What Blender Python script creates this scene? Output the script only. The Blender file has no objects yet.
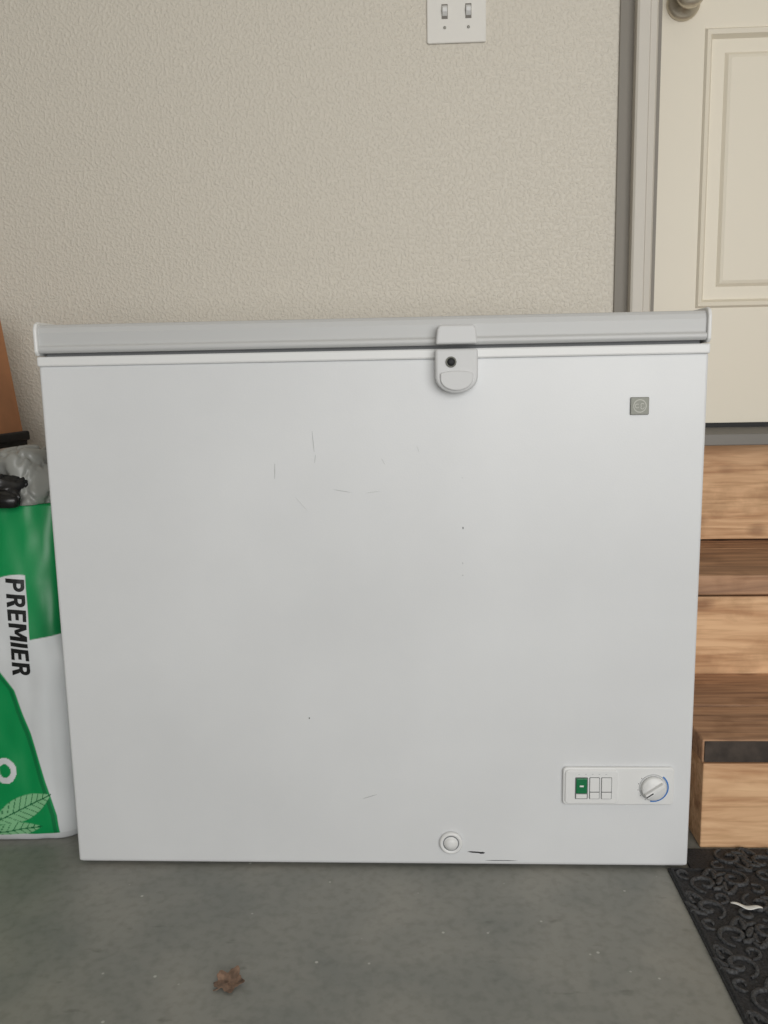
import bpy, bmesh, math, random
import numpy as np
from mathutils import Matrix, Vector, noise
random.seed(4)
S=bpy.context.scene
S.view_settings.view_transform='Standard'
S.view_settings.look='None'
COL=S.collection
def lin(c):
    return tuple(((v/255)/12.92 if v/255<=0.04045 else ((v/255+0.055)/1.055)**2.4) for v in c)+(1,)
# ---------- materials ----------
def mat(name,c,rough=.5,metal=0,bump=0,bscale=200,var=0,vscale=5,spec=.5):
    m=bpy.data.materials.new(name);m.use_nodes=True
    n=m.node_tree.nodes;l=m.node_tree.links;b=n['Principled BSDF']
    b.inputs['Base Color'].default_value=lin(c);b.inputs['Roughness'].default_value=rough
    b.inputs['Metallic'].default_value=metal;b.inputs['Specular IOR Level'].default_value=spec
    tc=n.new('ShaderNodeTexCoord')
    if bump:
        t=n.new('ShaderNodeTexNoise');t.inputs['Scale'].default_value=bscale;t.inputs['Detail'].default_value=3
        l.new(tc.outputs['Object'],t.inputs['Vector'])
        bp=n.new('ShaderNodeBump');bp.inputs['Strength'].default_value=bump;bp.inputs['Distance'].default_value=.002
        l.new(t.outputs['Fac'],bp.inputs['Height']);l.new(bp.outputs['Normal'],b.inputs['Normal'])
    if var:
        t=n.new('ShaderNodeTexNoise');t.inputs['Scale'].default_value=vscale;t.inputs['Detail'].default_value=5
        l.new(tc.outputs['Object'],t.inputs['Vector'])
        r=n.new('ShaderNodeValToRGB')
        r.color_ramp.elements[0].position=.3;r.color_ramp.elements[1].position=.7
        r.color_ramp.elements[0].color=lin(tuple(max(0,v*(1-var)) for v in c))
        r.color_ramp.elements[1].color=lin(tuple(min(255,v*(1+var)) for v in c))
        l.new(t.outputs['Fac'],r.inputs['Fac']);l.new(r.outputs['Color'],b.inputs['Base Color'])
    return m
def wood(name,dark,light,knots=True,ks=.8):
    m=bpy.data.materials.new(name);m.use_nodes=True
    n=m.node_tree.nodes;l=m.node_tree.links;b=n['Principled BSDF'];b.inputs['Roughness'].default_value=.65
    tc=n.new('ShaderNodeTexCoord');oi=n.new('ShaderNodeObjectInfo')
    ad=n.new('ShaderNodeVectorMath');ad.operation='MULTIPLY_ADD'
    cmb=n.new('ShaderNodeCombineXYZ')
    for k in range(3): l.new(oi.outputs['Random'],cmb.inputs[k])
    l.new(cmb.outputs[0],ad.inputs[0]);ad.inputs[1].default_value=(3,5,7);l.new(tc.outputs['Object'],ad.inputs[2])
    mp=n.new('ShaderNodeMapping');mp.inputs['Scale'].default_value=(2.2,20,20);l.new(ad.outputs[0],mp.inputs['Vector'])
    w=n.new('ShaderNodeTexNoise');w.inputs['Scale'].default_value=1.6;w.inputs['Detail'].default_value=6;w.inputs['Distortion'].default_value=1.4
    l.new(mp.outputs[0],w.inputs['Vector'])
    r=n.new('ShaderNodeValToRGB');e=r.color_ramp.elements
    e[0].position=.3;e[0].color=lin(dark);e[1].position=.62;e[1].color=lin(light)
    l.new(w.outputs['Fac'],r.inputs['Fac'])
    col=r.outputs['Color']
    mp2=n.new('ShaderNodeMapping');mp2.inputs['Scale'].default_value=(5,90,90);l.new(ad.outputs[0],mp2.inputs['Vector'])
    g=n.new('ShaderNodeTexNoise');g.inputs['Scale'].default_value=1.5;g.inputs['Detail'].default_value=5;l.new(mp2.outputs[0],g.inputs['Vector'])
    r2=n.new('ShaderNodeValToRGB');r2.color_ramp.elements[0].color=(.70,.62,.55,1);r2.color_ramp.elements[0].position=.38;r2.color_ramp.elements[1].position=.53
    l.new(g.outputs['Fac'],r2.inputs['Fac'])
    mx=n.new('ShaderNodeMix');mx.data_type='RGBA';mx.blend_type='MULTIPLY';mx.inputs[0].default_value=.6
    l.new(col,mx.inputs[6]);l.new(r2.outputs['Color'],mx.inputs[7]);col=mx.outputs[2]
    w2=n.new('ShaderNodeTexNoise');w2.inputs['Scale'].default_value=14;w2.inputs['Detail'].default_value=6;l.new(ad.outputs[0],w2.inputs['Vector'])
    r4=n.new('ShaderNodeValToRGB');r4.color_ramp.elements[0].color=(.6,.54,.48,1);r4.color_ramp.elements[0].position=.33;r4.color_ramp.elements[1].position=.47
    l.new(w2.outputs['Fac'],r4.inputs['Fac'])
    mx4=n.new('ShaderNodeMix');mx4.data_type='RGBA';mx4.blend_type='MULTIPLY';mx4.inputs[0].default_value=.5
    l.new(col,mx4.inputs[6]);l.new(r4.outputs['Color'],mx4.inputs[7]);col=mx4.outputs[2]
    if knots:
        mp3=n.new('ShaderNodeMapping');mp3.inputs['Scale'].default_value=(9,13,15);l.new(ad.outputs[0],mp3.inputs['Vector'])
        v=n.new('ShaderNodeTexVoronoi');v.inputs['Scale'].default_value=1;l.new(mp3.outputs[0],v.inputs['Vector'])
        r3=n.new('ShaderNodeValToRGB');r3.color_ramp.elements[0].color=(.22,.11,.06,1);r3.color_ramp.elements[0].position=.08
        r3.color_ramp.elements[1].position=.26
        l.new(v.outputs['Distance'],r3.inputs['Fac'])
        mx2=n.new('ShaderNodeMix');mx2.data_type='RGBA';mx2.blend_type='MULTIPLY';mx2.inputs[0].default_value=ks
        l.new(col,mx2.inputs[6]);l.new(r3.outputs['Color'],mx2.inputs[7]);col=mx2.outputs[2]
    l.new(col,b.inputs['Base Color'])
    bp=n.new('ShaderNodeBump');bp.inputs['Strength'].default_value=.3;bp.inputs['Distance'].default_value=.001
    l.new(g.outputs['Fac'],bp.inputs['Height']);l.new(bp.outputs['Normal'],b.inputs['Normal'])
    return m
def wall_mat():
    m=bpy.data.materials.new('orange_peel_wall_paint');m.use_nodes=True
    n=m.node_tree.nodes;l=m.node_tree.links;b=n['Principled BSDF']
    b.inputs['Base Color'].default_value=lin((217,211,199));b.inputs['Roughness'].default_value=.5
    tc=n.new('ShaderNodeTexCoord')
    t=n.new('ShaderNodeTexNoise');t.inputs['Scale'].default_value=165;t.inputs['Detail'].default_value=2;l.new(tc.outputs['Object'],t.inputs['Vector'])
    r=n.new('ShaderNodeValToRGB');r.color_ramp.elements[0].position=.45;r.color_ramp.elements[1].position=.68
    l.new(t.outputs['Fac'],r.inputs['Fac'])
    bp=n.new('ShaderNodeBump');bp.inputs['Strength'].default_value=.65;bp.inputs['Distance'].default_value=.0018
    l.new(r.outputs['Color'],bp.inputs['Height']);l.new(bp.outputs['Normal'],b.inputs['Normal'])
    return m
def floor_mat():
    m=bpy.data.materials.new('concrete');m.use_nodes=True
    n=m.node_tree.nodes;l=m.node_tree.links;b=n['Principled BSDF'];b.inputs['Roughness'].default_value=.5
    tc=n.new('ShaderNodeTexCoord')
    def nz(s,d,dist=0):
        t=n.new('ShaderNodeTexNoise');t.inputs['Scale'].default_value=s;t.inputs['Detail'].default_value=d;t.inputs['Distortion'].default_value=dist
        l.new(tc.outputs['Object'],t.inputs['Vector']);return t
    a=nz(6,9,.4);r=n.new('ShaderNodeValToRGB');e=r.color_ramp.elements
    e[0].position=.34;e[0].color=lin((122,124,119));e[1].position=.66;e[1].color=lin((142,141,134))
    l.new(a.outputs['Fac'],r.inputs['Fac'])
    s=nz(70,6);r2=n.new('ShaderNodeValToRGB');r2.color_ramp.elements[0].position=.32;r2.color_ramp.elements[0].color=(.70,.70,.69,1);r2.color_ramp.elements[1].position=.54
    l.new(s.outputs['Fac'],r2.inputs['Fac'])
    mx=n.new('ShaderNodeMix');mx.data_type='RGBA';mx.blend_type='MULTIPLY';mx.inputs[0].default_value=.5
    l.new(r.outputs['Color'],mx.inputs[6]);l.new(r2.outputs['Color'],mx.inputs[7])
    v=n.new('ShaderNodeTexVoronoi');v.inputs['Scale'].default_value=30;l.new(tc.outputs['Object'],v.inputs['Vector'])
    r3=n.new('ShaderNodeValToRGB');r3.color_ramp.elements[0].color=(1,1,1,1);r3.color_ramp.elements[0].position=.04;r3.color_ramp.elements[1].color=(0,0,0,1);r3.color_ramp.elements[1].position=.08
    l.new(v.outputs['Distance'],r3.inputs['Fac'])
    sx=n.new('ShaderNodeSeparateColor');l.new(v.outputs['Color'],sx.inputs[0])
    gt=n.new('ShaderNodeMath');gt.operation='GREATER_THAN';gt.inputs[1].default_value=.6;l.new(sx.outputs[0],gt.inputs[0])
    mu=n.new('ShaderNodeMath');mu.operation='MULTIPLY';l.new(gt.outputs[0],mu.inputs[0]);l.new(r3.outputs['Color'],mu.inputs[1])
    m3=n.new('ShaderNodeMix');m3.data_type='RGBA';l.new(mu.outputs[0],m3.inputs[0])
    l.new(mx.outputs[2],m3.inputs[6]);m3.inputs[7].default_value=lin((180,180,174))
    mp=n.new('ShaderNodeMapping');mp.inputs['Scale'].default_value=(1,2.4,1);l.new(tc.outputs['Object'],mp.inputs['Vector'])
    st_=n.new('ShaderNodeTexNoise');st_.inputs['Scale'].default_value=15;st_.inputs['Detail'].default_value=8;l.new(mp.outputs[0],st_.inputs['Vector'])
    r5=n.new('ShaderNodeValToRGB');r5.color_ramp.elements[0].color=(.5,.49,.47,1);r5.color_ramp.elements[0].position=.27;r5.color_ramp.elements[1].position=.34
    l.new(st_.outputs['Fac'],r5.inputs['Fac'])
    m5=n.new('ShaderNodeMix');m5.data_type='RGBA';m5.blend_type='MULTIPLY';m5.inputs[0].default_value=.6
    l.new(m3.outputs[2],m5.inputs[6]);l.new(r5.outputs['Color'],m5.inputs[7])
    l.new(m5.outputs[2],b.inputs['Base Color'])
    bp=n.new('ShaderNodeBump');bp.inputs['Strength'].default_value=.15;bp.inputs['Distance'].default_value=.002
    l.new(s.outputs['Fac'],bp.inputs['Height']);l.new(bp.outputs['Normal'],b.inputs['Normal'])
    return m
M_wall=wall_mat();M_floor=floor_mat()
M_fz=mat('white_enamel',(217,219,221),.38,bump=.06,bscale=400,var=.02,vscale=3.5)
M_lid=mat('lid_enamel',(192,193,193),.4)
M_white=mat('white_plastic',(225,226,226),.4)
M_latch=mat('latch_grey_plastic',(205,206,207),.45)
M_dark=mat('dark_gap',(35,36,38),.7)
M_seal=mat('gasket_grey',(112,114,116),.7)
M_recess=mat('switch_recess_grey',(112,114,116),.6)
M_steel=mat('brushed_nickel',(214,206,190),.42,.85)
M_badge=mat('badge_metal',(116,117,110),.45,.5)
M_badge2=mat('badge_relief',(148,148,141),.4,.4)
M_green=mat('green_switch',(6,112,66),.3)
M_blue=mat('blue_print',(60,120,190),.5)
M_trimw=mat('trim_white_paint',(206,201,192),.5,bump=.05)
M_shadeg=mat('trim_shade_grey',(136,131,123),.6,bump=.1,bscale=100)  # grey stands in for shade beside the casing and at the jamb
M_door=mat('door_cream_paint',(230,223,207),.45,bump=.05,bscale=150)
M_alu=mat('threshold_aluminium',(122,119,114),.5,.1)
M_plate=mat('switch_plate_plastic',(228,226,221),.4)
M_slot=mat('toggle_slot_shadow',(120,116,110),.6)
M_woodL=wood('pine_light',(200,154,114),(232,192,150),True,.5)
M_woodD=wood('pine_weathered',(134,102,80),(188,148,116),True,.9)
M_edge=mat('worn_dark_edge',(64,56,50),.8,bump=.4,bscale=90,var=.25,vscale=30)
M_rub=mat('black_rubber',(36,36,38),.75,bump=.9,bscale=350,var=.5,vscale=260)
M_rub2=mat('rubber_relief',(54,55,57),.65,bump=.8,bscale=350,var=.45,vscale=300)
M_card=mat('cardboard',(178,124,86),.8,bump=.1,bscale=80,var=.08,vscale=12)
M_blk=mat('black_tray',(24,22,22),.6)
M_scr=mat('scuff_grey',(184,186,187),.6)
M_scrm=mat('scuff_mid',(120,122,124),.6)
M_scrl=mat('scuff_light',(203,205,206),.6)
# ---------- mesh helpers ----------
def obj(name,verts,faces,m,parent=None,bevel=0,smooth=False,segs=2):
    me=bpy.data.meshes.new(name);me.from_pydata([tuple(v) for v in verts],[],faces);me.update()
    bm=bmesh.new();bm.from_mesh(me);bmesh.ops.recalc_face_normals(bm,faces=bm.faces);bm.to_mesh(me);bm.free()
    o=bpy.data.objects.new(name,me);COL.objects.link(o)
    if m: me.materials.append(m)
    if bevel:
        b=o.modifiers.new('b','BEVEL');b.width=bevel;b.segments=segs;b.limit_method='ANGLE'
    if smooth:
        for p in me.polygons:p.use_smooth=True
    if parent:o.parent=parent
    return o
def box(name,x0,x1,y0,y1,z0,z1,m,parent=None,bevel=0,segs=2):
    v=[(x,y,z) for x in(x0,x1) for y in(y0,y1) for z in(z0,z1)]
    f=[(0,1,3,2),(4,6,7,5),(0,4,5,1),(2,3,7,6),(0,2,6,4),(1,5,7,3)]
    return obj(name,v,f,m,parent,bevel,False,segs)
def prism(name,pts,y0,y1,m,parent=None,bevel=0,segs=2):
    k=len(pts)
    v=[(p[0],y0,p[1]) for p in pts]+[(p[0],y1,p[1]) for p in pts]
    f=[tuple(range(k)),tuple(range(2*k-1,k-1,-1))]+[(i,(i+1)%k,k+(i+1)%k,k+i) for i in range(k)]
    return obj(name,v,f,m,parent,bevel,False,segs)
def xprism(name,pts,x0,x1,m,parent=None,bevel=0,segs=2):
    k=len(pts)
    v=[(x0,p[0],p[1]) for p in pts]+[(x1,p[0],p[1]) for p in pts]
    f=[tuple(range(k)),tuple(range(2*k-1,k-1,-1))]+[(i,(i+1)%k,k+(i+1)%k,k+i) for i in range(k)]
    return obj(name,v,f,m,parent,bevel,False,segs)
def rrect(x0,x1,z0,z1,r,n=6):
    o=[]
    for cx,cz,a in((x1-r,z1-r,0),(x0+r,z1-r,90),(x0+r,z0+r,180),(x1-r,z0+r,270)):
        for i in range(n+1):
            t=math.radians(a+90*i/n);o.append((cx+r*math.cos(t),cz+r*math.sin(t)))
    return o
def circ(x,z,r,n=32):
    return [(x+r*math.cos(2*math.pi*i/n),z+r*math.sin(2*math.pi*i/n)) for i in range(n)]
def lathe(name,prof,c,m,parent=None,n=40):
    v=[];f=[]
    for r,y in prof:
        for i in range(n):
            a=2*math.pi*i/n;v.append((c[0]+r*math.cos(a),y,c[1]+r*math.sin(a)))
    for j in range(len(prof)-1):
        for i in range(n):
            f.append((j*n+i,j*n+(i+1)%n,(j+1)*n+(i+1)%n,(j+1)*n+i))
    f.append(tuple(range(n)));f.append(tuple(range((len(prof)-1)*n,len(prof)*n)))
    return obj(name,v,f,m,parent,0,True)
def empty(name,loc=(0,0,0)):
    e=bpy.data.objects.new(name,None);e.empty_display_size=.1;COL.objects.link(e);return e
def ring(name,x,z,r0,r1,y0,y1,m,parent,a0=0,a1=360,n=40):
    full=(a1-a0)>=360
    k=n if full else n+1
    v=[];f=[]
    for i in range(k):
        a=math.radians(a0+(a1-a0)*i/n)
        for r,y in((r0,y1),(r0,y0),(r1,y0),(r1,y1)):
            v.append((x+r*math.cos(a),y,z+r*math.sin(a)))
    for i in range(n):
        j=(i+1)%k
        for q in range(4):
            f.append((i*4+q,i*4+(q+1)%4,j*4+(q+1)%4,j*4+q))
    return obj(name,v,f,m,parent)
# ---------- room ----------
WY=.60;OX=.545
box('floor',-3.2,3.2,-5.2,1.0,-.1,0,M_floor)
box('wall_back',-3.2,OX,WY,WY+.14,0,2.9,M_wall)
box('wall_back_right',1.42,3.2,WY,WY+.14,0,2.9,M_wall)
box('wall_back_header',OX,1.42,WY,WY+.14,2.70,2.9,M_wall)
box('wall_left',-3.3,-3.2,-5.2,1.0,0,2.9,M_wall)
box('wall_right',3.2,3.3,-5.2,1.0,0,2.9,M_wall)
box('ceiling',-3.3,3.3,-5.2,1.0,2.9,3.0,M_wall)
tr=empty('trim_1')
box('casing_shade_strip',.471,.500,WY-.006,WY,0,2.74,M_shadeg,tr,.001)  # flat strip on the wall, coloured as the casing's shaded side and shadow
xp=[(.498,WY),(.498,WY-.030),(.502,WY-.033),(.522,WY-.033),(.525,WY-.028),(.537,WY-.026),(.541,WY-.020),(.543,WY)]
v=[(p[0],p[1],0) for p in xp]+[(p[0],p[1],2.72) for p in xp];k=len(xp)
obj('casing_left',v,[tuple(range(k)),tuple(range(2*k-1,k-1,-1))]+[(i,(i+1)%k,k+(i+1)%k,k+i) for i in range(k)],M_trimw,tr)
box('jamb_left',OX-.001,.552,WY-.004,WY+.14,.594,2.70,M_shadeg,tr)  # real jamb, its grey paints in the gap shadow next to the door
box('casing_right',1.40,1.455,WY-.03,WY,0,2.72,M_trimw,tr,.003)
box('casing_top',.500,1.455,WY-.03,WY,2.68,2.74,M_trimw,tr,.003)
# ---------- door ----------
dr=empty('door_1')
DY=.66
def door_leaf():
    x0,x1,z0,z1=.554,1.385,.634,2.67
    pans=[]
    for a,b in((.655,.905),(1.035,1.285)):
        pans+= [(a,b,.882,1.433),(a,b,1.56,2.20),(a,b,2.32,2.56)]
    xs=sorted({x0,x1}|{p[0] for p in pans}|{p[1] for p in pans});zs=sorted({z0,z1}|{p[2] for p in pans}|{p[3] for p in pans})
    V=[];F=[]
    def quad(a,b,c,d):
        i=len(V);V.extend([a,b,c,d]);F.append((i,i+1,i+2,i+3))
    for i in range(len(xs)-1):
        for j in range(len(zs)-1):
            a,b,c,d=xs[i],xs[i+1],zs[j],zs[j+1]
            if any(abs(p[0]-a)<1e-6 and abs(p[1]-b)<1e-6 and abs(p[2]-c)<1e-6 and abs(p[3]-d)<1e-6 for p in pans):
                steps=[(0,0),(.004,-.006),(.012,-.003),(.018,.009),(.044,.009),(.050,.003),(.056,.001)]
                for (o1,d1),(o2,d2) in zip(steps[:-1],steps[1:]):
                    A=[(a+o1,DY+d1,c+o1),(b-o1,DY+d1,c+o1),(b-o1,DY+d1,d-o1),(a+o1,DY+d1,d-o1)]
                    B=[(a+o2,DY+d2,c+o2),(b-o2,DY+d2,c+o2),(b-o2,DY+d2,d-o2),(a+o2,DY+d2,d-o2)]
                    for k in range(4): quad(A[k],A[(k+1)%4],B[(k+1)%4],B[k])
                quad(*B)
            else: quad((a,DY,c),(b,DY,c),(b,DY,d),(a,DY,d))
    Y=DY+.04
    quad((x0,Y,z0),(x1,Y,z0),(x1,Y,z1),(x0,Y,z1))
    quad((x0,DY,z0),(x0,Y,z0),(x0,Y,z1),(x0,DY,z1));quad((x1,DY,z0),(x1,Y,z0),(x1,Y,z1),(x1,DY,z1))
    quad((x0,DY,z0),(x1,DY,z0),(x1,Y,z0),(x0,Y,z0));quad((x0,DY,z1),(x1,DY,z1),(x1,Y,z1),(x0,Y,z1))
    o=obj('door_leaf',V,F,M_door,dr)
    bm=bmesh.new();bm.from_mesh(o.data);bmesh.ops.remove_doubles(bm,verts=bm.verts,dist=1e-5);bmesh.ops.recalc_face_normals(bm,faces=bm.faces);bm.to_mesh(o.data);bm.free()
door_leaf()
KX,KZ=.609,1.480
lathe('door_knob',[(.033,DY),(.033,DY-.006),(.028,DY-.012),(.013,DY-.016),(.012,DY-.030),(.020,DY-.036),(.027,DY-.046),(.028,DY-.056),(.024,DY-.064),(.012,DY-.069),(.002,DY-.070)],(KX,KZ),M_steel,dr)
box('door_sweep',.554,1.385,DY-.004,DY,.628,.640,M_dark,dr)
xprism('threshold',[(.615,.594),(.70,.594),(.70,.630),(.655,.630),(.615,.618)],.553,1.40,M_alu,dr,.002)
# ---------- light switch ----------
sw=empty('light_switch')
px0,px1,pz0,pz1=.094,.2105,1.400,1.516
prism('plate',rrect(px0,px1,pz0,pz1,.004),WY-.006,WY,M_plate,sw,.002)
for tx in(.1290,.1755):
    box('toggle_slot',tx-.006,tx+.006,WY-.0064,WY-.004,1.444,1.471,M_slot,sw)
    xprism('toggle',[(WY-.006,1.449),(WY-.014,1.455),(WY-.016,1.461),(WY-.006,1.469)],tx-.0048,tx+.0048,M_white,sw,.001)
    for dz in(-.030,.030):
        lathe('screw',[(.0030,WY-.005),(.0028,WY-.0070),(.001,WY-.0073)],(tx,1.458+dz),M_badge2,sw,16)
# ---------- freezer ----------
fz=empty('chest_freezer')
vb=[(-.471,0,.006),(.4715,0,.006),(.4715,.555,.006),(-.471,.555,.006),(-.4725,0,.774),(.4735,0,.774),(.4735,.555,.774),(-.4725,.555,.774)]
obj('body',vb,[(0,1,2,3),(4,5,6,7),(0,1,5,4),(1,2,6,5),(2,3,7,6),(3,0,4,7)],M_fz,fz,.004,False,3)
box('base_rail',-.466,.466,.004,.55,.005,.012,M_white,fz)
for sx in(-.43,.43):
    for sy in(.04,.5): prism('foot',rrect(sx-.02,sx+.02,0,.010,.002),sy,sy+.04,M_dark,fz)
box('top_flange',-.4735,.4745,-.003,.558,.773,.787,M_white,fz,.0025)
box('gasket',-.462,.462,.006,.55,.786,.794,M_seal,fz)
xprism('lid',[(-.005,.7915),(-.008,.795),(-.008,.800),(-.004,.803),(-.005,.820),(-.003,.827),(.001,.8315),(.05,.835),(.55,.835),(.556,.83),(.556,.7915)],-.468,.468,M_lid,fz,.0015)
for s in(-1,1):
    a,b=sorted((s*.4675,s*.4728))
    xprism('lid_end_cap',[(-.006,.788),(-.010,.793),(-.010,.825),(-.006,.833),(.002,.836),(.55,.837),(.558,.83),(.558,.788)],a,b,M_white,fz,.002)
lx0,lx1=.096,.153;lc=(lx0+lx1)/2
prism('latch_upper',[(lx0,.792),(lx1,.792),(lx1-.002,.812),(lx1-.005,.818),(lx0+.005,.818),(lx0+.002,.812)],-.026,-.004,M_latch,fz,.003,3)
pts=[(lx0-.001,.786),(lx0-.001,.750)]
for i in range(13):
    a=math.pi+math.pi*i/12;pts.append((lc+(lx1-lx0+.002)/2*math.cos(a),.748+.023*math.sin(a)))
pts+=[(lx1+.001,.750),(lx1+.001,.786)]
prism('latch_lower',pts,-.024,0,M_latch,fz,.004,3)
pts=[(lx0+.006,.750)]
for i in range(13):
    a=math.pi+math.pi*i/12;pts.append((lc+.0225*math.cos(a),.745+.016*math.sin(a)))
pts+=[(lx1-.006,.750)]
for i in range(9):
    a=math.pi*i/8; pts.append((lc+.0225*math.cos(a)*1.0,.752+.004*math.sin(a)))
prism('latch_lip',pts,-.0275,-.023,M_latch,fz,.0015)
lathe('lock_ring',[(.0075,-.023),(.0075,-.0255),(.006,-.0265),(.0055,-.025)],(.117,.768),M_badge,fz,24)
lathe('lock_core',[(.0052,-.024),(.005,-.0267),(.001,-.0267)],(.117,.768),M_dark,fz,20)
# badge
prism('badge',rrect(.3675,.3930,.6905,.7150,.0015),-.003,0,M_badge,fz,.0006)
ring('badge_ring',.3803,.7028,.0080,.0092,-.0034,-.002,M_badge2,fz)
ring('badge_script',.3765,.7028,.0022,.0032,-.0034,-.002,M_badge2,fz,40,330,14)
ring('badge_script',.3838,.7040,.0018,.0028,-.0034,-.002,M_badge2,fz,30,200,10)
ring('badge_script',.3838,.7008,.0018,.0028,-.0034,-.002,M_badge2,fz,120,380,12)
# control panel
prism('control_panel',rrect(.281,.4455,.108,.1675,.006),-.006,0,M_white,fz,.002,3)
prism('control_left_bezel',rrect(.284,.362,.111,.1645,.006),-.0085,-.004,M_white,fz,.0015,3)
prism('switch_recess',rrect(.2985,.3175,.119,.1535,.0015),-.0088,-.004,M_recess,fz)
prism('switch_green',rrect(.3000,.3160,.1285,.1522,.001),-.0108,-.006,M_green,fz,.0008)
box('switch_green_tip',.305,.311,-.0112,-.0105,.139,.1415,M_white,fz,.0003)
box('rocker_label',.3000,.3160,-.0104,-.006,.1205,.1270,M_white,fz,.0005)
for a,b in((.3195,.3350),(.3370,.3530)):
    prism('slot_frame',rrect(a,b,.119,.1535,.0015),-.0088,-.004,M_recess,fz)
    prism('rocker',rrect(a+.0009,b-.0009,.1310,.1526,.001),-.0100,-.006,M_white,fz,.0006)
    prism('rocker',rrect(a+.0009,b-.0009,.1200,.1296,.001),-.0104,-.006,M_white,fz,.0006)
for i in range(5): box('print_mark',.303+.010*i,.3055+.010*i,-.0087,-.008,.1578,.1586,M_scr,fz)
DX,DZ=.4145,.1365
ring('dial_ring',DX,DZ,.0195,.0208,-.0068,-.004,M_scr,fz)
ring('dial_blue_arc',DX,DZ,.0207,.0230,-.0066,-.004,M_blue,fz,-100,50)
lathe('dial',[(.0182,-.004),(.018,-.012),(.0165,-.014),(.002,-.014)],(DX,DZ),M_white,fz)
g=box('dial_grip',-.0160,.0160,-.021,-.013,-.0035,.0035,M_white,fz,.0015)
g.matrix_world=Matrix.Translation((DX,0,DZ))@Matrix.Rotation(math.radians(-35),4,'Y')
g=box('dial_pointer',.004,.0155,-.0214,-.0205,-.0008,.0008,M_dark,fz)
g.matrix_world=Matrix.Translation((DX,0,DZ))@Matrix.Rotation(math.radians(145),4,'Y')
for i in range(10):
    a=math.radians(-220+i*25);c=(DX+.0224*math.cos(a),DZ+.0224*math.sin(a))
    prism('dial_tick',circ(c[0],c[1],.0007,8),-.0065,-.005,M_scrm,fz)
# drain plug
lathe('drain_plug',[(.0178,0),(.0178,-.004),(.016,-.006),(.0135,-.006),(.0125,-.004),(.0105,-.004),(.0095,-.008),(.002,-.0085)],(.113,.0430),M_white,fz)
ring('drain_seam',.113,.0430,.0108,.0122,-.0044,-.003,M_recess,fz)
def scuff(x,z,w,h,m,rot=0):
    o=prism('scuff',[(-w/2,0),(-w*.2,-h/2),(w*.25,-h/2),(w/2,0),(w*.2,h/2),(-w*.3,h/2)],-.0004,.001,m,fz)
    o.matrix_world=Matrix.Translation((x,0,z))@Matrix.Rotation(math.radians(rot),4,'Y')
for a in[(-.080,.660,.0012,.03,M_scr,-4),(-.078,.635,.001,.012,M_scr,8),(-.137,.618,.0014,.022,M_scr,3),(-.04,.588,.03,.001,M_scr,10),(.005,.586,.025,.0012,M_scrl,-8),(-.10,.57,.03,.001,M_scrl,50),
 (.02,.63,.012,.0012,M_scrl,60),(.133,.605,.0012,.0014,M_scr,0),(.1335,.532,.0020,.0034,M_scrm,0),(.133,.48,.0014,.003,M_scr,0),(.133,.462,.002,.002,M_scr,0),(-.099,.243,.002,.002,M_dark,0),(-.01,.117,.024,.0012,M_scr,-18),
 (.150,.0265,.024,.0022,M_dark,3),(.160,.0255,.010,.0028,M_dark,-3),(.19,.013,.05,.0012,M_scrm,0),(.07,.647,.012,.001,M_scrl,70)]: scuff(*a)
# ---------- wooden steps ----------
st=empty('wooden_steps')
X0,X1=.510,1.39
Y0,Y1,Y2=.062,.362,.69
box('lower_riser',X0,X1,Y0,Y0+.038,0,.142,M_woodL,st,.002)
box('lower_side',X0,X0+.038,Y0+.038,Y1,0,.145,M_woodL,st,.002)
box('lower_side_r',X1-.038,X1,Y0+.038,Y1,0,.145,M_woodL,st,.002)
box('lower_tread_a',X0-.004,X1,Y0-.004,Y0+.136,.1455,.183,M_woodD,st,.003)
box('lower_tread_b',X0-.004,X1,Y0+.140,Y1-.001,.1455,.183,M_woodD,st,.003)
box('lower_nosing',X0-.001,X1,Y0-.0065,Y0-.0035,.1475,.1815,M_edge,st,.001)
box('upper_riser',X0,X1,Y1,Y1+.038,0,.332,M_woodL,st,.002)
box('upper_side',X0,X0+.038,Y1+.038,.598,0,.333,M_woodL,st,.002)
box('upper_tread',X0-.004,X1,Y1-.010,.598,.3375,.375,M_woodD,st,.003)
box('upper_tread_rear',.554,X1,.599,.735,.3375,.375,M_woodD,st,.003)
box('rear_support',.554,X1,.69,.735,0,.337,M_woodL,st)
box('landing_riser',.554,X1,Y2,Y2+.038,.378,.593,M_woodL,st,.002)
# ---------- bag ----------
bg=empty('soil_bag')
bcx,bcy,hw,hd,BH=-.700,.145,.203,.080,.558
def bag_pt(a,z):
    c,s=math.cos(a),math.sin(a);e=2/6.0
    t=z/BH
    wd=hw*(1-.02*t)
    dp=hd*(1 if t<.6 else 1-.55*((t-.6)/.4)**2)
    if t<.05:
        k=math.sqrt(max(0,1-(1-t/.05)**2));wd*=.96+.04*k;dp*=.85+.15*k
    x=bcx+wd*math.copysign(abs(c)**e,c);y=bcy+dp*math.copysign(abs(s)**(e),s)
    n_=noise.noise(Vector((x*9,y*9,z*7)))*.006+noise.noise(Vector((x*34,y*30,z*16)))*.0034
    return (x+c*n_,y+s*n_+(.0 if s>0 else (1-dp/hd)*-.02),z)
angs=[]
for i in range(120): angs.append(math.radians(0+180*i/120))
for i in range(90): angs.append(math.radians(180+85*i/90))
for i in range(300): angs.append(math.radians(265+95*i/300))
NA=len(angs);NZ=380
V=[];C_=[]
curve=[(.302,-.612),(.262,-.585),(.187,-.565),(.105,-.548),(.045,-.533),(.0,-.53)]
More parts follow.
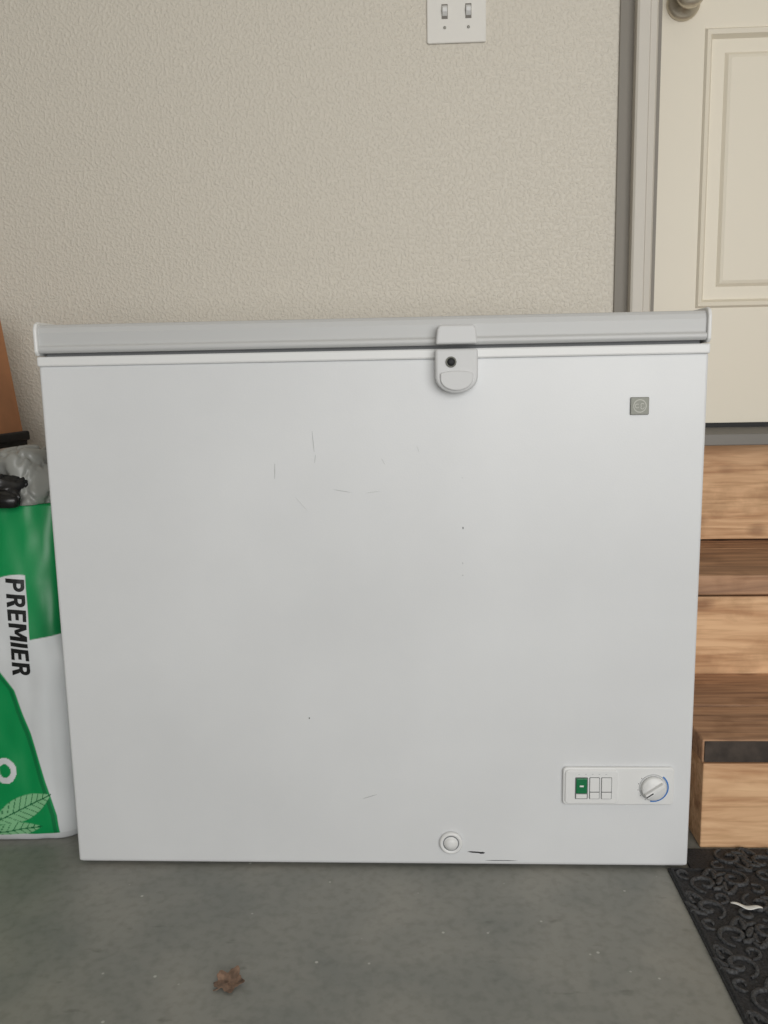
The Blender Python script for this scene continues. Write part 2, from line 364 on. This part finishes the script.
def cx(z):
    if z>=curve[0][0]: return -.612-(z-.302)*1.2
    for (za,xa),(zb,xb) in zip(curve[:-1],curve[1:]):
        if zb<=z<=za: return xa+(xb-xa)*(za-z)/(za-zb)
    return -.53
G=lin((0,140,76));G2=lin((0,98,54));W_=lin((210,213,215));LG=lin((130,188,140));GR=lin((150,150,150))
def mixc(a,b,t): t=min(1,max(0,t));return tuple(a[i]*(1-t)+b[i]*t for i in range(4))
def bagcol(x,y,z):
    e=.0012
    zb=.352+.012*(x+.505)+.01*math.sin((x+.505)*14)
    gg=mixc(G,G2,.7*max(0,1-(z-.33)/.14)*max(0,min(1,(x+.56)/.03)))
    top=mixc(W_,gg,(z-zb)/e)
    if z<.455:
        edge=-.5515+ (z-.29)*-.02
        t=(edge-x)/e
        zt=.452-((x+.57)/.03)**2*.006
        t=min(t,(zt-z)/e)
        top=mixc(top,W_,t)
    col=top
    if z<.31:
        col=mixc(col,G,(cx(z)-x)/e)
        d=cx(z)-x
        if .004<d<.010: col=mixc(col,G2,.7)
        for (ox,oz,rot,L_,wd_) in((-.590,.058,26,.055,.021),(-.612,.020,8,.055,.014)):
            lx,lz=(x-ox),(z-oz)
            r=math.radians(rot);u=lx*math.cos(r)+lz*math.sin(r);v=-lx*math.sin(r)+lz*math.cos(r)
            if abs(u)<L_:
                hwv=wd_*(1-(u/L_)**2)
                if abs(v)<hwv:
                    col=mixc(col,LG,(hwv-abs(v))/e)
                    if abs(v)<.0010 or abs(((u-abs(v)*.8)*90)%1-.5)<.07: col=G2
        r=math.hypot((x+.612),(z-.125)*.85)
        if .010<r<.019: col=W_
    if z<.014: col=mixc(W_,GR,.2)
    if y>.18: col=G if z>.3 else W_
    return col
for j in range(NZ):
    z=.001+(BH-.001)*j/(NZ-1)
    for a in angs:
        p=bag_pt(a,z);V.append(p);C_.append(bagcol(*p))
F=[]
for j in range(NZ-1):
    for i in range(NA):
        k=(i+1)%NA;F.append((j*NA+i,j*NA+k,(j+1)*NA+k,(j+1)*NA+i))
F.append(tuple(range(NA)));F.append(tuple(range((NZ-1)*NA,NZ*NA)))
mb=bpy.data.materials.new('printed_bag_film');mb.use_nodes=True
n=mb.node_tree.nodes;b=n['Principled BSDF'];at=n.new('ShaderNodeVertexColor');at.layer_name='print'
mb.node_tree.links.new(at.outputs['Color'],b.inputs['Base Color']);b.inputs['Roughness'].default_value=.35
o=obj('bag_body',V,F,mb,bg,0,True)
ca=o.data.color_attributes.new('print','FLOAT_COLOR','POINT')
ca.data.foreach_set('color',np.array(C_,dtype=np.float32).ravel())
def front_y(x,z):
    lo,hi=math.radians(180),math.radians(360)
    for _ in range(30):
        mid=(lo+hi)/2
        if bag_pt(mid,z)[0]<x: lo=mid
        else: hi=mid
    return bag_pt(lo,z)[1]
# block lettering built as quads that follow the bag surface
TH=.24
def R4(x0,x1,y0,y1): return [(x0,y0),(x1,y0),(x1,y1),(x0,y1)]
def bowl(cx_,cy_,ro,w,n=10):
    qs=[]
    ri=ro-w
    for i in range(n):
        a=-math.pi/2+math.pi*i/n;b_=-math.pi/2+math.pi*(i+1)/n
        qs.append([(cx_+ro*math.cos(a),cy_+ro*math.sin(a)),(cx_+ro*math.cos(b_),cy_+ro*math.sin(b_)),(cx_+ri*math.cos(b_),cy_+ri*math.sin(b_)),(cx_+ri*math.cos(a),cy_+ri*math.sin(a))])
    return qs
def glyph(ch):
    if ch in'PR':
        q=[R4(0,TH,0,1),R4(TH,.42,1-.19,1),R4(TH,.42,.41,.60)]+bowl(.42,.705,.295,.2)
        if ch=='R': q.append([(.34,.42),(.58,.42),(.78,0),(.50,0)])
        return q,.76
    if ch=='E': return [R4(0,TH,0,1),R4(TH,.66,.81,1),R4(TH,.60,.41,.59),R4(TH,.66,0,.19)],.68
    if ch=='I': return [R4(0,TH,0,1)],TH
    if ch=='M': return [R4(0,TH,0,1),R4(.76,1.0,0,1),[(TH*.3,1),(TH*1.2,1),(.60,.30),(.40,.30)],[(.70,1),(.93,1),(.60,.30),(.40,.30)]],1.0
GL=[glyph(c) for c in'PREMIER'];gap=.13
tot=sum(g_[1] for g_ in GL)+gap*6
V=[];F=[];pos=0
for q,wd in GL:
    for poly in q:
        for iu in range(3):
            for iv in range(3):
                c4=[]
                for (a_,b_) in((iu/3,iv/3),((iu+1)/3,iv/3),((iu+1)/3,(iv+1)/3),(iu/3,(iv+1)/3)):
                    x_=(poly[0][0]*(1-a_)+poly[1][0]*a_)*(1-b_)+(poly[3][0]*(1-a_)+poly[2][0]*a_)*b_
                    y_=(poly[0][1]*(1-a_)+poly[1][1]*a_)*(1-b_)+(poly[3][1]*(1-a_)+poly[2][1]*a_)*b_
                    xx=x_+.12*y_
                    z=.4465-((pos+xx)/tot)*.158;x=-.5850+y_*.0285
                    c4.append((x,front_y(x,z)-.0010,z))
                i0=len(V);V+=c4;F.append((i0,i0+1,i0+2,i0+3))
    pos+=wd+gap
obj('lettering',V,F,mat('black_ink',(18,20,20),.4),bg)
# ---------- crumpled plastic sack on top ----------
def film(name,c,r,m,seed,flat,amp=.5,sub=6):
    bm=bmesh.new();bmesh.ops.create_icosphere(bm,subdivisions=sub,radius=1)
    for v in bm.verts:
        d=v.co.normalized()
        q=d*1.3+Vector((seed,seed*.7,0))
        k=1+amp*noise.noise(q)
        cr=abs(noise.noise(Vector((d.x*3+seed,d.y*3,d.z*1.2))))+.5*abs(noise.noise(Vector((d.x*7,d.y*7+seed,d.z*4))))
        k-=.35*max(0,.35-cr)
        p=Vector((min(-.492,c[0]+r[0]*d.x*k),c[1]+r[1]*d.y*k,c[2]+r[2]*d.z*k))
        if p.z<flat:p.z=flat
        v.co=p
    me=bpy.data.meshes.new(name);bm.to_mesh(me);bm.free()
    for p in me.polygons:p.use_smooth=True
    o=bpy.data.objects.new(name,me);COL.objects.link(o);me.materials.append(m);return o
sk=empty('plastic_sack')
a=film('grey_film',(-.583,.185,.570),(.085,.09,.075),mat('grey_plastic_film',(146,147,143),.35),3.3,.5585);a.parent=sk
a=film('black_film',(-.650,.10,.572),(.085,.055,.046),mat('black_plastic_film',(22,22,24),.3),8.1,.5585);a.parent=sk
# ---------- cardboard box ----------
cb=empty('cardboard_box')
def frust(name,z0,z1,xr0,xr1,m,g=0):
    v=[(-1.05,.28-g,z0),(xr0+g,.28-g,z0),(xr0+g,.45+g,z0),(-1.05,.45+g,z0),(-1.05,.28-g,z1),(xr1+g,.28-g,z1),(xr1+g,.45+g,z1),(-1.05,.45+g,z1)]
    return obj(name,v,[(0,1,2,3),(4,5,6,7),(0,1,5,4),(1,2,6,5),(2,3,7,6),(3,0,4,7)],m,cb,.003)
frust('carton_base',0,.645,-.716,-.716,M_blk,.004)
frust('carton_body',.645,.895,-.716,-.746,M_card)
frust('carton_rim',.640,.658,-.714,-.715,M_blk,.007)
# ---------- door mat ----------
mt=empty('door_mat')
mx0,mx1,my0,my1=.441,1.19,-.46,-.002
box('mat_base',mx0,mx1,my0,my1,.0,.004,M_rub,mt,.001)
box('mat_tongue',.476,mx1,my1,.054,.0,.004,M_rub,mt,.001)
cu=bpy.data.curves.new('scroll_relief','CURVE');cu.dimensions='3D';cu.bevel_depth=.0042;cu.bevel_resolution=1
def pl(pts,r=1.0):
    s=cu.splines.new('POLY');s.points.add(len(pts)-1)
    for i,p in enumerate(pts):
        s.points[i].co=(p[0],p[1],.0048,1);s.points[i].radius=r*(.5+.5*math.sin(math.pi*(i+.6)/(len(pts)+.2)))
def spiral(cx_,cy_,r,a0,turn,mir,r0=.004):
    P=[]
    N=22
    for i in range(N+1):
        t=i/N;rr=r0+(r-r0)*t;a=a0+turn*t
        P.append((cx_+mir*rr*math.cos(a),cy_+rr*math.sin(a)))
    return P
K=.84;cell=.070*K
for i in range(13):
    for j in range(-1,8):
        cx_=mx0+.036+cell*i;cy_=my1-.036-cell*j
        if cy_>.025: continue
        if cy_>-.03 and cx_<.53: continue
        if cy_<my0+.03 or cx_>mx1-.03: continue
        mir=1 if (i+j)%2 else -1
        up_=1 if i%2 else -1
        f_=lambda P:[(p[0],cy_+up_*(p[1]-cy_)) for p in P]
        pl(f_(spiral(cx_-.008*mir*K,cy_+.008*K,.027*K,.4,7.2,mir)),.95)
        pl(f_(spiral(cx_+.020*mir*K,cy_-.022*K,.015*K,2.5,5.6,mir,.003)),.8)
        pl(f_(spiral(cx_-.026*mir*K,cy_-.026*K,.013*K,1.0,-5.2,mir,.003)),.75)
        for k in range(3):
            a=2.2+k*.55
            pl([(cx_+mir*K*(.028+.014*t)*math.cos(a+t*.6),cy_+up_*K*(.028+.014*t)*math.sin(a+t*.6)) for t in(0,.3,.6,1)],.95)
        pl([(cx_-mir*.034*K+mir*.02*t,cy_-up_*.036*K+up_*.02*t*t) for t in(0,.25,.5,.75,1)],1.0)
so=bpy.data.objects.new('scroll_relief',cu);COL.objects.link(so);cu.materials.append(M_rub2);so.parent=mt
fr=[(mx0+.005,my1-.005),(mx1-.006,my1-.005),(mx1-.006,my0+.006),(mx0+.005,my0+.006)]
cu2=bpy.data.curves.new('mat_rim','CURVE');cu2.dimensions='3D';cu2.bevel_depth=.0035
s=cu2.splines.new('POLY');s.points.add(3);s.use_cyclic_u=True
for i,p in enumerate(fr): s.points[i].co=(p[0],p[1],.004,1)
so=bpy.data.objects.new('mat_rim',cu2);COL.objects.link(so);cu2.materials.append(M_rub);so.parent=mt
def surf(name,fn,nu,nv,m):
    V=[fn(i/nu,j/nv) for i in range(nu+1) for j in range(nv+1)]
    F=[(i*(nv+1)+j,(i+1)*(nv+1)+j,(i+1)*(nv+1)+j+1,i*(nv+1)+j+1) for i in range(nu) for j in range(nv)]
    o=obj(name,V,F,m,None,0,True);s=o.modifiers.new('s','SOLIDIFY');s.thickness=.0006;return o
surf('paper_scrap',lambda u,v:(.502+.040*u,-.098-.008*math.sin(math.pi*u*.9)+.009*v*math.sin(math.pi*(.1+.8*u))-.008*u,.0100+.0015*math.sin(3*math.pi*u)),14,3,mat('white_paper',(225,225,222),.6))
# ---------- dry leaf ----------
def leaf():
    N=72;R=7
    out=[]
    for i in range(N):
        a=2*math.pi*i/N
        r=.0185*(1+.16*math.cos(5*a+.5)+.04*math.cos(11*a+1)+.02*math.sin(17*a))
        out.append((r*math.cos(a)*.95,r*math.sin(a)*.85))
    LX,LY=-.1735,-.262
    V=[]
    def zf(x,y):
        return .001+.22*abs(x+.4*y)+6*max(0,y)**1.6+.003*abs(noise.noise(Vector((x*70,y*70,2))))
    for k in range(1,R+1):
        for p in out:
            x,y=p[0]*k/R,p[1]*k/R
            V.append((x+LX,y+LY,zf(x,y)))
    V.append((LX,LY,.001));F=[]
    for k in range(R-1):
        for i in range(N):F.append((k*N+i,k*N+(i+1)%N,(k+1)*N+(i+1)%N,(k+1)*N+i))
    for i in range(N):F.append((len(V)-1,i,(i+1)%N))
    lf=empty('dry_leaf')
    o=obj('leaf_blade',V,F,mat('dry_leaf_brown',(104,84,70),.8,var=.3,vscale=120),lf,0,False);s=o.modifiers.new('s','SOLIDIFY');s.thickness=.0005
    c=bpy.data.curves.new('leaf_stem','CURVE');c.dimensions='3D';c.bevel_depth=.0007
    s=c.splines.new('POLY');s.points.add(3)
    for i,p in enumerate([(LX,LY,.003),(LX-.006,LY-.008,.004),(LX-.012,LY-.013,.003),(LX-.017,LY-.012,.001)]): s.points[i].co=p+(1,)
    so=bpy.data.objects.new('leaf_stem',c);COL.objects.link(so);c.materials.append(o.data.materials[0]);so.parent=lf
leaf()
# ---------- light ----------
def area(name,loc,rot,sx,sy,p,col):
    L=bpy.data.lights.new(name,'AREA');L.shape='RECTANGLE';L.size=sx;L.size_y=sy;L.energy=p;L.color=col
    o=bpy.data.objects.new(name,L);COL.objects.link(o);o.location=loc;o.rotation_euler=rot;return o
area('garage_opening_daylight',(1.0,-3.1,1.3),(math.radians(88),0,math.radians(14)),2.6,1.9,76,(1,.99,.97))
w=bpy.data.worlds.new('w');S.world=w;w.use_nodes=True
w.node_tree.nodes['Background'].inputs[0].default_value=(.95,.97,1,1);w.node_tree.nodes['Background'].inputs[1].default_value=.28
# ---------- camera ----------
R=[[0.99881,-0.01149,-0.04748],[0.04513,-0.15527,0.98684],[-0.01871,-0.9878,-0.15457]]
cam=bpy.data.cameras.new('camera');co=bpy.data.objects.new('camera',cam);COL.objects.link(co)
m=Matrix(((R[0][0],-R[0][1],-R[0][2],.07815),(R[1][0],-R[1][1],-R[1][2],-1.21454),(R[2][0],-R[2][1],-R[2][2],.74685),(0,0,0,1)))
co.matrix_world=m
cam.sensor_fit='HORIZONTAL';cam.sensor_width=36;cam.lens=36*851/768;cam.clip_start=.01
S.camera=co
